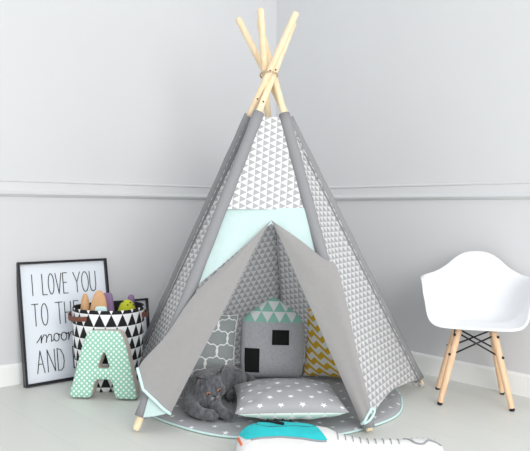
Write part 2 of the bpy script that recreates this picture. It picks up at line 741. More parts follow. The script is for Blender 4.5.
vs, fs, uv = grid(lin_fn, 8, 8)
mesh_obj('flap_lining', vs, fs, M['mint'], tent, uv)

# ------------------------------------------------------------------ star mat
MC = (0.036, 2.815)
MR = 0.546
matt = thing('play_mat', 'round grey star-printed padded mat with mint edge under the teepee', 'mat', (MC[0], MC[1], 0))
vs, fs, uv = [], [], []
nr, na = 34, 120


def mat_z(x, y, r):
    q = 0.017 + 0.004 * noise.noise(Vector((x * 6, y * 6, 3.0))) + 0.003 * noise.noise(Vector((x * 14, y * 14, 1.0)))
    gx = abs(((x / 0.19) % 1) - 0.5)
    gy = abs(((y / 0.19 + 0.3) % 1) - 0.5)
    q -= 0.005 * (math.exp(-(gx / 0.03) ** 2) + math.exp(-(gy / 0.03) ** 2))
    e = max(0.0, (r / MR - 0.95) / 0.05)
    return q * (1 - 0.5 * e * e)


for j in range(nr + 1):
    r0 = MR * j / nr
    for i in range(na):
        a = 2 * PI * i / na
        r = r0 * (1 + 0.008 * math.sin(9 * a) * (j / nr))
        x, y = r * math.cos(a), r * math.sin(a)
        vs.append((x, y, mat_z(x, y, r0)))
        uv.append((x, y))
base = len(vs)
for i in range(na):
    a = 2 * PI * i / na
    r = MR * (1 + 0.008 * math.sin(9 * a))
    vs.append((r * math.cos(a), r * math.sin(a), 0.001))
    uv.append((r * math.cos(a), r * math.sin(a)))
for j in range(nr + 1):
    for i in range(na):
        a, b = j * na + i, j * na + (i + 1) % na
        fs.append((a, b, b + na, a + na))
mesh_obj('quilted_top', vs, fs, M['mat'], matt, uv)
pts = []
for i in range(na + 1):
    a = 2 * PI * i / na
    r = (MR + 0.002) * (1 + 0.008 * math.sin(9 * a))
    pts.append((r * math.cos(a), r * math.sin(a), 0.0065))
tube('mint_binding', pts, 0.0042, M['mint_trim'], matt, 8)
MZ = 0.019


# ------------------------------------------------------------------ cushions
def pillow_pt(u, v, side, w, h, t, pin=0.08, pw=0.42, seed=0.0):
    """u, v in -1..1"""
    x = w / 2 * u * (1 - pin * (1 - v * v))
    y = h / 2 * v * (1 - pin * (1 - u * u))
    d = max(0.0, (1 - u ** 2) * (1 - v ** 2))
    z = t / 2 * d ** pw
    e = 1 - abs(u * v)
    wr = noise.noise(Vector((u * 3.2 + seed, v * 3.2, side * 2.0))) * 0.05 * t
    wr += 0.03 * t * math.sin(u * 13 + seed) * (abs(v) ** 4) * (1 - abs(v)) * 4
    wr += 0.03 * t * math.sin(v * 13 + seed) * (abs(u) ** 4) * (1 - abs(u)) * 4
    return Vector((x, y, side * (z + wr * min(1, d * 6))))


def pillow_side(name, side, w, h, t, mat, parent, mtx, uvf=None, n=28, **k):
    def fn(a, b):
        # finer near the edges
        u = math.sin((a - 0.5) * PI)
        v = math.sin((b - 0.5) * PI)
        p = pillow_pt(u, v, side, w, h, t, **k)
        qx = w / 2 * (0.6 * u + 0.4 * (2 * a - 1)) / 0.85
        qy = h / 2 * (0.6 * v + 0.4 * (2 * b - 1)) / 0.85
        uvp = (qx, qy + 0.026) if uvf is None else uvf(qx, qy)
        return mtx @ p, uvp
    vs, fs, uv = grid(fn, n, n)
    if side < 0:
        fs = [f[::-1] for f in fs]
    return mesh_obj(name, vs, fs, mat, parent, uv)


def pillow_rim(w, h, t, mtx, n=20, **k):
    pts = []
    seq = [(-1 + 2 * i / n, -1) for i in range(n)] + [(1, -1 + 2 * i / n) for i in range(n)] + \
          [(1 - 2 * i / n, 1) for i in range(n)] + [(-1, 1 - 2 * i / n) for i in range(n)]
    for u, v in seq + [seq[0]]:
        pts.append(mtx @ pillow_pt(u, v, 1, w, h, t, **k))
    return pts


def stand_mtx(lean, spin=0.0):
    """pillow x right, y up, front facing the camera (-y), leaning back"""
    return Matrix.Rotation(-lean, 4, 'X') @ Matrix.Rotation(PI / 2, 4, 'X') @ Matrix.Rotation(spin, 4, 'Z')


def drop(root, z):
    """set the thing down so that its lowest point is at height z"""
    lo = 1e9
    for c in root.children:
        for v in c.data.vertices:
            lo = min(lo, v.co.z)
    root.location.z += z - (root.location.z + lo)


# large star cushion lying on the mat
cu = thing('star_cushion', 'large grey cushion with white stars and mint underside lying in front of the teepee door', 'cushion', (0.088, 2.500, 0.0), 0.06)
mt = Matrix.Rotation(-0.03, 4, 'X') @ Matrix.Rotation(0.0, 4, 'Z')
kw = dict(w=0.395, h=0.40, t=0.118, pin=0.05, pw=0.40, seed=2.0)
pillow_side('top_cover', 1, mat=M['star'], parent=cu, mtx=mt, n=36, **kw)
pillow_side('bottom_cover', -1, mat=M['mint_under'], parent=cu, mtx=mt, **kw)
tube('piping', pillow_rim(0.395, 0.40, 0.118, mt, pin=0.05, pw=0.4, seed=2.0), 0.0032, M['star'], cu, 8)
drop(cu, MZ + 0.001)

# trellis cushion
cu = thing('trellis_cushion', 'grey cushion with white trellis print leaning at the left inside the teepee', 'cushion', (-0.270, 2.990, 0.0), 0.24)
mt = stand_mtx(0.24, -0.10)
kw = dict(w=0.29, h=0.295, t=0.11, pin=0.07, seed=5.0)
pillow_side('front_cover', 1, mat=M['trellis'], parent=cu, mtx=mt, **kw)
pillow_side('back_cover', -1, mat=M['trellis'], parent=cu, mtx=mt, **kw)
tube('piping', pillow_rim(0.29, 0.295, 0.11, mt, pin=0.07, seed=5.0), 0.003, M['mint_tri'], cu, 8)
drop(cu, MZ + 0.001)

# chevron cushion
cu = thing('chevron_cushion', 'mustard yellow and white zigzag cushion at the right inside the teepee', 'cushion', (0.330, 3.050, 0.0), -0.42)
mt = stand_mtx(0.22, 0.02)
kw = dict(w=0.30, h=0.315, t=0.085, pin=0.06, seed=8.0)
rotuv = lambda x, y: (x * math.cos(0.55) + y * math.sin(0.55), -x * math.sin(0.55) * 0 + y + x * 0.35)
pillow_side('front_cover', 1, mat=M['chevron'], parent=cu, mtx=mt, uvf=rotuv, **kw)
pillow_side('back_cover', -1, mat=M['chevron'], parent=cu, mtx=mt, uvf=rotuv, **kw)
drop(cu, MZ + 0.001)

# house cushion
HTOP = 0.370
HW = [(0.0, 0.128), (0.02, 0.143), (0.08, 0.148), (0.16, 0.149), (0.235, 0.147), (0.257, 0.143), (0.283, 0.126), (0.313, 0.088), (0.339, 0.054), (0.356, 0.028), (0.367, 0.008), (HTOP, 0.0)]


def hw(y):
    for (a, p), (b, q) in zip(HW, HW[1:]):
        if y <= b:
            return p + (q - p) * (y - a) / (b - a)
    return 0.0


def house_pt(u, y, side, t=0.13):
    x = hw(y) * u
    v = 2 * y / HTOP - 1
    dv = min(1.0, max(0.0, (1 - abs(v)) / 0.5))
    d = max(0.0, 1 - abs(u) ** 2.4) * (1 - (1 - dv) ** 2)
    z = t / 2 * d ** 0.45 * (1.0 if y < 0.24 else max(0.35, 1 - (y - 0.24) * 3))
    z += 0.003 * noise.noise(Vector((u * 3, y * 12, side)))*min(1, d*5)
    return Vector((x, y, side * z))


ho = thing('house_cushion', 'house-shaped grey cushion with mint triangle roof and black door and window', 'cushion', (0.033, 3.045, 0.0), 0.03)
mt = stand_mtx(0.13, -0.03)
ROOF = 0.256


def house_side(name, y0, y1, side, mat, u0=-1.0, u1=1.0, off=0.0, nu=26, nv=24, dark=False):
    def fn(a, b):
        u = math.sin((a - 0.5) * PI) if u0 == -1.0 else u0 + (u1 - u0) * a
        y = y0 + (y1 - y0) * b
        p = house_pt(u, y, side)
        p.z += off * side
        return mt @ p, (p.x + 0.028, p.y - ROOF + 0.0002)
    vs, fs, uv = grid(fn, nu, nv)
    if side < 0:
        fs = [f[::-1] for f in fs]
    return mesh_obj(name, vs, fs, mat, ho, uv)


house_side('front_wall_cover', 0.0, ROOF, 1, M['melange'])
house_side('back_cover', 0.0, HTOP, -1, M['melange'])
house_side('roof_cover', ROOF, HTOP, 1, M['mint_tri'])
o = house_side('door_patch', 0.026, 0.136, 1, M['black'], -0.86, -0.40, 0.0025, 8, 8)
o['label'] = 'black felt door patch'
o = house_side('window_patch', 0.154, 0.222, 1, M['black'], -0.03, 0.50, 0.0025, 8, 8)
o['label'] = 'black felt window patch'
drop(ho, MZ - 0.002)

# ------------------------------------------------------------------ guitar cushion
GO = Vector((0.20, 2.068, 0))
gu = thing('guitar_cushion', 'white stuffed guitar cushion with teal pickguard lying on the floor at the front', 'cushion', (GO.x, GO.y, 0), -0.035)
# outline in stage metres relative to GO: body, then neck and head
half = [(-0.288, 0.000), (-0.283, 0.045), (-0.262, 0.085), (-0.215, 0.112), (-0.150, 0.120), (-0.085, 0.112), (-0.040, 0.100), (0.005, 0.082), (0.035, 0.052),
        (0.060, 0.040), (0.16, 0.036), (0.23, 0.035), (0.260, 0.038), (0.280, 0.047), (0.320, 0.046), (0.350, 0.034), (0.366, 0.012), (0.368, 0.0)]


def ghw(x):
    for (a, p), (b, q) in zip(half, half[1:]):
        if x <= b:
            return p + (q - p) * (x - a) / (b - a)
    return 0.0


def g_pt(x, v, side):
    w = ghw(x)
    t = 0.046 if x < 0 else (0.046 - 0.014 * min(1, x / 0.12))
    e = min(1.0, (x + 0.288) / 0.07, (0.368 - x) / 0.05)
    e = max(0.0, e)
    z = t * (max(0, 1 - v * v) ** 0.42) * (1 - (1 - e) ** 2) ** 0.5
    z += side * 0.003 * noise.noise(Vector((x * 18, v * 2.5, side))) * (1 - v * v)
    yc = -0.004 + 0.012 * max(0.0, x) / 0.3
    zc = 0.046 - 0.014 * min(1.0, max(0.0, x) / 0.12)
    return Vector((x, yc + w * v, zc + (z if side > 0 else -z)))


def g_sheet(name, x0, x1, v0, v1, mat, parent, off=0.002, nu=40, nv=8, vf=None):
    def fn(a, b):
        x = x0 + (x1 - x0) * a
        lo, hi = (v0, v1) if vf is None else vf(a)
        p = g_pt(x, lo + (hi - lo) * b, 1)
        p.z += off
        return p, (p.x, p.y)
    vs, fs, uv = grid(fn, nu, nv)
    return mesh_obj(name, vs, fs, mat, parent, uv)


xs = [-0.288 + 0.656 * (i / 110) for i in range(111)]
vs, fs = [], []
K = 32
for x in xs:
    for k in range(K):
        a = 2 * PI * k / K
        v = math.cos(a)
        vs.append(g_pt(min(x, 0.368), v, 1 if math.sin(a) >= 0 else -1))
for i in range(110):
    for k in range(K):
        a, b = i * K + k, i * K + (k + 1) % K
        fs.append((a, a + K, b + K, b))
fs.append(tuple(range(K)))
fs.append(tuple(110 * K + k for k in range(K - 1, -1, -1)))
gb = mesh_obj('body_and_neck', vs, fs, M['white_cloth'], gu)
# pickguard: wide at the lower bout, tapering to a pointed horn
def pg(a):
    lo = -0.42 + 0.26 * math.sin(PI * a) ** 1.5
    hi = 0.93
    if a > 0.84:
        hi = 0.93 + (lo + 0.03 - 0.93) * ((a - 0.84) / 0.16)
    if a < 0.14:
        k = max(0.12, math.sqrt(1 - ((0.14 - a) / 0.14) ** 2))
        lo = hi - (hi - lo) * k
    return lo, hi


pk = g_sheet('pickguard', -0.282, -0.002, 0, 0, M['teal'], gu, 0.0022, 60, 10, pg)


def g_line(name, pts, rad, mat, parent, flat=0.002):
    out = []
    for x, v in pts:
        p = g_pt(x, v, 1)
        p.z += flat
        out.append(p)
    return tube(name, lerp_path(out, max(8, len(out) * 4)), rad, mat, parent, 6)


g_line('stitch_line', [(-0.275 + 0.27 * i / 14, pg(min(1, (0.007 + 0.27 * i / 14) / 0.28))[0] - 0.04) for i in range(2, 15)], 0.0030, M['grey_line'], gu)
g_line('tremolo_bar', [(-0.215, 0.86), (-0.190, 0.72), (-0.165, 0.58), (-0.152, 0.50)], 0.0026, M['black'], gu, 0.005)
g_line('tremolo_handle', [(-0.163, 0.57), (-0.150, 0.49), (-0.138, 0.43)], 0.0055, M['black'], gu, 0.006)
g_line('seam_line', [(-0.225, 0.55), (-0.19, 0.33), (-0.15, 0.30), (-0.10, 0.42), (-0.055, 0.40), (-0.035, 0.55), (-0.05, 0.72)], 0.0012, M['metal'], gu)
g_line('seam_line', [(-0.225, 0.55), (-0.228, 0.75), (-0.21, 0.9)], 0.0012, M['metal'], gu)
for x in (-0.19, -0.165, -0.14, -0.115):
    g = sphere_geo(g_pt(x, 0.93, 1) + Vector((0, 0, 0.006)), (0.006, 0.006, 0.008), None, 12, 8)
    mesh_obj('control_knob', g[0], g[1], M['black'], gu)
g_line('orange_mark', [(-0.281, 0.1), (-0.276, -0.3), (-0.266, -0.6)], 0.004, M['orange'], gu)
for i in range(9):
    x = 0.03 + 0.024 * i
    g_line('fret', [(x, 0.95), (x + 0.002, 0.6), (x + 0.003, 0.1), (x + 0.003, -0.35)], 0.0013, M['grey_line'], gu)
g_line('head_outline', [(0.245, 0.75), (0.262, 0.2), (0.277, -0.25), (0.300, -0.28), (0.318, 0.05), (0.335, 0.0), (0.352, -0.25), (0.357, -0.3)], 0.003, M['grey_line'], gu)
for i in range(5):
    g = sphere_geo(g_pt(0.272 + 0.018 * i, 0.75, 1) + Vector((0, 0, 0.001)), (0.002, 0.002, 0.002), None, 8, 6)
    mesh_obj('tuning_peg', g[0], g[1], M['grey_line'], gu)
GT = Matrix.Translation((0, 0, 0.046)) @ Matrix.Rotation(0.20, 4, 'X') @ Matrix.Translation((0, 0, -0.046))
for c in gu.children:
    c.data.transform(GT)
drop(gu, 0.001)

# ------------------------------------------------------------------ leaning pictures
WD = Vector((0.755, 0.656, 0))      # along the left wall
WN = Vector((-0.656, 0.755, 0))     # into the left wall
FRZ = math.atan2(WD.y, WD.x)


def leaning_frame(name, label, loc, w, h, lean, bw, paper):
    r = thing(name, label, 'picture', loc, FRZ)
    L_ = Matrix.Rotation(-lean, 4, 'X')
    d = 0.030
    items = []
    for c, s in (((bw / 2, 0, h / 2), (bw, d, h)), ((w - bw / 2, 0, h / 2), (bw, d, h)),
                 ((w / 2, 0, bw / 2), (w - 2 * bw, d, bw)), ((w / 2, 0, h - bw / 2), (w - 2 * bw, d, bw))):
        v, f = box_geo(c, s)
        items.append(([L_ @ p for p in v], f))
    v, f = geo_join(items)
    mesh_obj('frame', v, f, M['frame'], r, smooth=False)
    v, f = box_geo((w / 2, 0.004, h / 2), (w - 2 * bw, 0.006, h - 2 * bw))
    mesh_obj('poster', [L_ @ p for p in v], f, paper, r, smooth=False)
    return r, L_


pf, PL = leaning_frame('framed_poster', 'tall black-framed poster of thin handwritten words leaning on the left wall', (-1.062, 2.917, 0.003), 0.442, 0.557, 0.18, 0.0105, M['paper'])

GLY = {
    'I': [[(0, 0), (0, 1)]],
    'L': [[(0, 1), (0, 0), (1, 0.0)]],
    'O': [[(0.5 + 0.5 * math.sin(2 * PI * i / 16), 0.5 + 0.5 * math.cos(2 * PI * i / 16)) for i in range(17)]],
    'V': [[(0, 1), (0.5, 0), (1, 1)]],
    'E': [[(0.95, 1), (0, 1), (0, 0), (1, 0)], [(0, 0.53), (0.8, 0.53)]],
    'Y': [[(0, 1), (0.5, 0.5), (1, 1)], [(0.5, 0.5), (0.5, 0)]],
    'U': [[(0, 1), (0, 0.3), (0.15, 0.06), (0.5, 0), (0.85, 0.06), (1, 0.3), (1, 1)]],
    'T': [[(0, 1), (1, 1)], [(0.5, 1), (0.5, 0)]],
    'H': [[(0, 0), (0, 1)], [(1, 0), (1, 1)], [(0, 0.5), (1, 0.5)]],
    'A': [[(0, 0), (0.5, 1), (1, 0)], [(0.2, 0.4), (0.8, 0.4)]],
    'N': [[(0, 0), (0, 1), (1, 0), (1, 1)]],
    'D': [[(0, 0), (0, 1), (0.55, 0.93), (0.95, 0.65), (1, 0.4), (0.85, 0.12), (0.5, 0), (0, 0)]],
    'B': [[(0, 0), (0, 1), (0.6, 0.97), (0.85, 0.78), (0.6, 0.55), (0, 0.52), (0.7, 0.48), (1, 0.25), (0.7, 0.02), (0, 0)]],
}


def strokes(lines, wdt):
    """flat ink ribbons just in front of the paper; (x, z) in frame metres"""
    items = []
    for ln in lines:
        for (x0, z0), (x1, z1) in zip(ln, ln[1:]):
            dx, dz = x1 - x0, z1 - z0
            l = math.hypot(dx, dz) or 1e-6
            a = math.atan2(dz, dx)
            v, f = box_geo(((x0 + x1) / 2, -0.0003, (z0 + z1) / 2), (l + wdt * 0.7, 0.0016, wdt), Matrix.Rotation(-a, 3, 'Y'))
            items.append(([PL @ p for p in v], f))
    return geo_join(items)


def place(ch, x, z, w, h):
    return [[(x + w * px, z + h * pz) for px, pz in ln] for ln in GLY[ch]]


def letter(ch, x, z, w, h):
    v, f = strokes(place(ch, x, z, w, h), 0.0034)
    mesh_obj('letter', v, f, M['ink'], pf, smooth=False)


for ch, x, w in (('I', 0.066, 0), ('L', 0.113, 0.021), ('O', 0.142, 0.027), ('V', 0.177, 0.029), ('E', 0.214, 0.022), ('Y', 0.266, 0.034), ('O', 0.308, 0.034), ('U', 0.350, 0.030)):
    letter(ch, x, 0.402, w, 0.096)
for ch, x, w in (('T', 0.056, 0.030), ('O', 0.099, 0.030), ('T', 0.168, 0.034), ('H', 0.212, 0.030), ('E', 0.258, 0.024)):
    letter(ch, x, 0.262, w, 0.100)
for ch, x, w in (('A', 0.062, 0.034), ('N', 0.112, 0.034), ('D', 0.160, 0.030), ('B', 0.236, 0.028)):
    letter(ch, x, 0.050, w, 0.100)
# "moon" in joined script
mo = []
x0, zb, hh = 0.068, 0.184, 0.036


def arch(x, w):
    return [(x, 0.0), (x + 0.15 * w, 0.55), (x + 0.45 * w, 0.98), (x + 0.72 * w, 0.92), (x + 0.78 * w, 0.6), (x + 0.70 * w, 0.05)]


def loop(x, w):
    return [(x + w * (0.5 + 0.5 * math.sin(t)), 0.5 + 0.5 * math.cos(t)) for t in [2 * PI * i / 14 + 0.6 for i in range(15)]]


seq = [(0.0, 0.1), (0.012, 0.35), (0.022, 0.95)] + [(0.020, 0.0)]
script = [[(0.0, 0.1), (0.012, 0.45), (0.024, 0.95), (0.021, 0.0)],
          [(p[0], p[1]) for p in arch(0.021, 0.036)], arch(0.045, 0.036) + [(0.078, 0.12), (0.086, 0.45)],
          loop(0.084, 0.026) , [(0.104, 0.95), (0.114, 0.75), (0.124, 0.7)],
          loop(0.120, 0.028), [(0.142, 0.95), (0.152, 0.78), (0.160, 0.95)],
          [(0.160, 0.95), (0.157, 0.0)], arch(0.157, 0.036) + [(0.190, 0.12), (0.198, 0.4)]]
mo = [[(x0 + px * 0.97, zb + hh * pz) for px, pz in ln] for ln in script]
v, f = strokes(mo, 0.0036)
mesh_obj('script_word', v, f, M['ink'], pf, smooth=False)

leaning_frame('picture_frame', 'small black picture frame mostly hidden behind the triangle-print basket', (-0.738, 3.262, 0.003), 0.198, 0.335, 0.10, 0.009, M['paper'])

# ------------------------------------------------------------------ basket
BC = (-0.707, 2.980)
bk = thing('storage_basket', 'round fabric basket with black and white triangles and brown leather handles', 'basket', (BC[0], BC[1], 0))
RB = [(0.0, 0.0), (0.06, 0.0), (0.12, 0.0), (0.126, 0.003), (0.133, 0.012), (0.138, 0.04), (0.148, 0.12), (0.157, 0.22), (0.158, 0.30), (0.158, 0.352), (0.1585, 0.358), (0.156, 0.360)]


def lathe(prof, name, mat, parent, n=72, wob=0.0, u_off=0.0):
    vs, fs, uv = [], [], []
    for j, (r, z) in enumerate(prof):
        for i in range(n + 1):
            a = 2 * PI * i / n
            rr = r * (1 + wob * (z / 0.36) * math.sin(3 * a + 1) + wob * 0.5 * math.sin(5 * a))
            vs.append((rr * math.cos(a), rr * math.sin(a), z + wob * 0.2 * (z / 0.36) * math.sin(2 * a)))
            uv.append((i / n + u_off, z - 0.023))
    w = n + 1
    for j in range(len(prof) - 1):
        for i in range(n):
            a = j * w + i
            fs.append((a, a + 1, a + 1 + w, a + w))
    return mesh_obj(name, vs, fs, mat, parent, uv)


prof = []
for (r0, z0), (r1, z1) in zip(RB, RB[1:]):
    k = 3
    for i in range(k):
        prof.append((r0 + (r1 - r0) * i / k, z0 + (z1 - z0) * i / k))
prof.append(RB[-1])
lathe(prof, 'basket_wall', M['basket'], bk, wob=0.012)
lathe([(0.156, 0.3601), (0.153, 0.357), (0.152, 0.30), (0.150, 0.20), (0.141, 0.10), (0.129, 0.012), (0.0, 0.008)], 'lining', M['basket_in'], bk, wob=0.012)


def strap(a0, a1, z, bow, hgt, name='handle'):
    n = 18
    vs, fs = [], []
    for i in range(n + 1):
        t = i / n
        a = a0 + (a1 - a0) * t
        r = 0.162 + bow * math.sin(PI * t) ** 0.8
        for dr in (0.0, 0.004):
            for dz in (-hgt / 2, hgt / 2):
                vs.append(((r + dr) * math.cos(a), (r + dr) * math.sin(a), z + dz - 0.006 * math.sin(PI * t)))
    for i in range(n):
        b = i * 4
        fs += [(b, b + 4, b + 5, b + 1), (b + 2, b + 3, b + 7, b + 6), (b + 1, b + 5, b + 7, b + 3), (b, b + 2, b + 6, b + 4)]
    fs += [(0, 1, 3, 2), (4 * n, 4 * n + 2, 4 * n + 3, 4 * n + 1)]
    return mesh_obj(name, vs, fs, M['leather'], bk, smooth=False)


strap(math.radians(186), math.radians(250), 0.325, 0.012, 0.020)
strap(math.radians(42), math.radians(-12), 0.325, 0.012, 0.022)


# soft toys standing in the basket; each reaches down to the basket floor
def slab_toy(name, label, cat, x, y, w, t, ztop, mat, yaw=0, tilt=0, group=None, taper=0.0, squared=4.0, rim=None):
    r = thing(name, label, cat, (x, y, 0.0), yaw, group)
    z0 = 0.016
    h = ztop - z0
    T = Matrix.Translation((0, 0, z0)) @ Matrix.Rotation(tilt, 4, 'Y')
    nu, nv = 40, 9

    def outline(a):
        c, s = math.cos(a), math.sin(a)
        if s >= 0:   # domed top
            e = 2.0 / squared
        else:
            e = 0.35
        return (abs(c) ** e * (1 if c >= 0 else -1), abs(s) ** e * (1 if s >= 0 else -1))
    vs, fs = [], []
    for j in range(nv + 1):
        b = -1 + 2 * j / nv
        k = (1 - abs(b) ** 3 * 0.12)
        for i in range(nu):
            cx, cz = outline(2 * PI * i / nu)
            wtop = w / 2 * (1 - taper * (cz * 0.5 + 0.5))
            zz = h * 0.55 + (h * 0.45 * cz if cz > 0 else h * 0.55 * cz)
            zz = max(0.0, h / 2 + (zz - h / 2) * k)
            vs.append(T @ Vector((cx * wtop * k, b * t / 2, zz)))
    for j in range(nv):
        for i in range(nu):
            a, c = j * nu + i, j * nu + (i + 1) % nu
            fs.append((a, c, c + nu, a + nu))
    f0, f1 = tuple(range(nu - 1, -1, -1)), tuple(nv * nu + i for i in range(nu))
    if rim is None:
        mesh_obj('body', vs, fs + [f0, f1], mat, r)
    else:
        o = mesh_obj('body', vs, [f0, f1] , mat, r, smooth=False)
        mesh_obj('edge_band', vs, fs, rim, r)
    return r


slab_toy('felt_toy', 'larger tan round-topped felt toy standing in the basket', 'toy', -0.738, 2.892, 0.084, 0.026, 0.440, M['tan'], 0.15, 0.03, squared=2.4)
slab_toy('felt_toy', 'narrow tan felt toy at the left end of the basket', 'toy', -0.791, 2.906, 0.036, 0.028, 0.425, M['tan'], 0.9, 0.0, squared=2.4, taper=-0.25)
slab_toy('felt_toy', 'mauve square-ended felt toy tilted between tan and lime toys', 'toy', -0.674, 2.938, 0.054, 0.030, 0.425, M['purple'], 0.1, -0.07, squared=6.0)
slab_toy('felt_toy', 'pale mint felt toy peeking out before the larger tan one', 'toy', -0.712, 2.866, 0.046, 0.012, 0.374, M['mint_trim'], 0.2, 0.0, squared=6.0, taper=-0.3)
r = slab_toy('felt_toy', 'lime green domed felt toy with black specks in the basket', 'toy', -0.626, 2.996, 0.074, 0.062, 0.386, M['lime'], 0.0, 0.0, squared=2.2, taper=-0.5)
sp = [(-0.030, 0.372, -0.030), (-0.012, 0.380, -0.031), (0.022, 0.376, -0.031), (0.036, 0.366, -0.030), (-0.040, 0.362, -0.031), (0.010, 0.366, -0.031)]
for x, z, y in sp:
    g = sphere_geo((x, y, z), (0.0045, 0.003, 0.0025), None, 8, 6)
    mesh_obj('speck', g[0], g[1], M['black'], r)
slab_toy('felt_toy', 'small dark mauve felt toy behind the lime green one', 'toy', -0.618, 3.050, 0.034, 0.030, 0.402, M['purple'], -0.1, 0.0, squared=5.0)

# ------------------------------------------------------------------ letter A cushion
la = thing('letter_cushion', 'letter A cushion with mint polka dots and beige sides leaning on the basket', 'cushion', (-0.669, 2.765, 0.0), -0.10)
AOUT = [(-0.148, 0.0), (-0.052, 0.0), (-0.036, 0.078), (0.036, 0.078), (0.052, 0.0), (0.148, 0.0), (0.094, 0.222), (0.068, 0.282), (-0.068, 0.282), (-0.094, 0.222)]
AHOLE = [(-0.027, 0.125), (0.027, 0.125), (0.004, 0.192), (-0.004, 0.192)]


def round_poly(p, r, n=5):
    out = []
    m = len(p)
    for i in range(m):
        a, b, c = Vector(p[i - 1]), Vector(p[i]), Vector(p[(i + 1) % m])
        u1, u2 = (a - b), (c - b)
        rr = min(r, u1.length * 0.45, u2.length * 0.45)
        s, e = b + u1.normalized() * rr, b + u2.normalized() * rr
        for k in range(n + 1):
            t = k / n
            out.append(s * (1 - t) ** 2 + b * 2 * t * (1 - t) + e * t * t)
    return out


def seg_d(p, poly):
    best = 1e9
    for i in range(len(poly)):
        a, b = poly[i - 1], poly[i]
        ab = b - a
        t = max(0, min(1, (p - a).dot(ab) / max(ab.length_squared, 1e-12)))
        best = min(best, (p - a - ab * t).length)
    return best


ao, ah = round_poly(AOUT, 0.020), round_poly(AHOLE, 0.006)
cv = bpy.data.curves.new('outline', 'CURVE')
cv.dimensions = '2D'
cv.fill_mode = 'BOTH'
cv.extrude = 0.028
for poly in (ao, ah):
    s = cv.splines.new('POLY')
    s.points.add(len(poly) - 1)
    for q, p in zip(s.points, poly):
        q.co = (p.x, p.y, 0, 1)
    s.use_cyclic_u = True
co = bpy.data.objects.new('outline', cv)
COL.objects.link(co)
dg = bpy.context.evaluated_depsgraph_get()
tm = bpy.data.meshes.new_from_object(co.evaluated_get(dg), depsgraph=dg)
bpy.data.objects.remove(co)
bmx = bmesh.new()
bmx.from_mesh(tm)
bmesh.ops.remove_doubles(bmx, verts=bmx.verts[:], dist=1e-5)
bmesh.ops.recalc_face_normals(bmx, faces=bmx.faces[:])
bmx.to_mesh(tm)
bmx.free()
to = bpy.data.objects.new('letter_tmp', tm)
COL.objects.link(to)
mod(to, 'REMESH', mode='VOXEL', voxel_size=0.0042)
mod(to, 'SMOOTH', factor=0.5, iterations=4)
bake(to)
me = to.data
dist = []
for v in me.vertices:
    p = Vector((v.co.x, v.co.y))
    d = min(seg_d(p, ao), seg_d(p, ah))
    dist.append(d)
    k = min(1.0, d / 0.034)
    if abs(v.co.z) > 0.022:
        v.co.z = (1 if v.co.z > 0 else -1) * (0.023 + 0.012 * math.sqrt(1 - (1 - k) ** 2))
LAM = Matrix.Translation((0, 0, 0.0)) @ Matrix.Rotation(-0.06, 4, 'X') @ Matrix.Rotation(PI / 2, 4, 'X')
fr_, sd_ = [], []
for p in me.polygons:
    (fr_ if all(abs(me.vertices[i].co.z) > 0.0195 for i in p.vertices) and abs(p.normal.z) > 0.4 else sd_).append(tuple(p.vertices))
for nm, fcs, mm in (('dotted_face', fr_, M['dots']), ('side_gusset', sd_, M['linen'])):
    used = sorted({i for f in fcs for i in f})
    mp_ = {i: n for n, i in enumerate(used)}
    o = mesh_obj(nm, [me.vertices[i].co for i in used], [tuple(mp_[i] for i in f) for f in fcs], mm, la)
    o.matrix_local = LAM
bpy.data.objects.remove(to)
la.location.z = 0.0055

# ------------------------------------------------------------------ chair
CO = (0.885, 2.783)
ch = thing('armchair', 'white plastic shell armchair on pale wooden legs by the right wall', 'chair', (CO[0], CO[1], 0), math.radians(-16.9))
RIM = [(0, -0.195, 0.338), (0.10, -0.196, 0.339), (0.158, -0.190, 0.346), (0.188, -0.172, 0.375), (0.200, -0.140, 0.435), (0.208, -0.105, 0.497), (0.216, -0.070, 0.519),
       (0.216, 0.000, 0.519), (0.202, 0.060, 0.522), (0.166, 0.105, 0.531), (0.122, 0.130, 0.558), (0.086, 0.145, 0.592), (0.044, 0.153, 0.616), (0, 0.154, 0.621)]
rp = lerp_path(RIM, 30)
full = rp + [Vector((-p.x, p.y, p.z)) for p in rp[-2:0:-1]]
C0 = Vector((0, -0.03, 0.332))
NS = 16
vs, fs = [C0], []
nf = len(full)
for j in range(1, NS + 1):
    s = j / NS
    g = math.sin(s * PI / 2) ** 0.72
    q = 1 - math.cos(s * PI / 2) ** 0.62
    for p in full:
        d = p - C0
        back = max(0.0, min(1.0, (p.y + 0.05) / 0.2))
        k = g * (0.84 + 0.16 * q) if d.z > 0.03 else g
        x, y = d.x * k, d.y * k
        z = C0.z + d.z * q - 0.006 * math.sin(PI * s) 
        vs.append(Vector((x, C0.y + y, z)))
# outward rolled lip
for p in full:
    o_ = Vector((p.x, p.y + 0.03, 0)).normalized()
    k = 1.0 if p.z > 0.45 else 0.4
    vs.append(p + o_ * 0.012 * k + Vector((0, 0, -0.004 if p.z > 0.45 else -0.010)))
for i in range(nf):
    fs.append((0, 1 + i, 1 + (i + 1) % nf))
for j in range(NS):
    b = 1 + j * nf
    for i in range(nf):
        fs.append((b + i, b + nf + i, b + nf + (i + 1) % nf, b + (i + 1) % nf))
sh = mesh_obj('seat_shell', vs, fs, M['plastic'], ch)
bmx = bmesh.new()
bmx.from_mesh(sh.data)
bmesh.ops.recalc_face_normals(bmx, faces=bmx.faces[:])
bmx.to_mesh(sh.data)
bmx.free()
sh.location.x = 0.010
mod(sh, 'SOLIDIFY', thickness=0.008, offset=0.0)
mod(sh, 'SUBSURF', levels=1, render_levels=1)
FOOT = [(-0.132, -0.127), (0.150, -0.125), (-0.150, 0.116), (0.124, 0.121)]
TOPS = [(-0.058, -0.062), (0.076, -0.062), (-0.067, 0.060), (0.073, 0.060)]
LEGTOP = 0.310


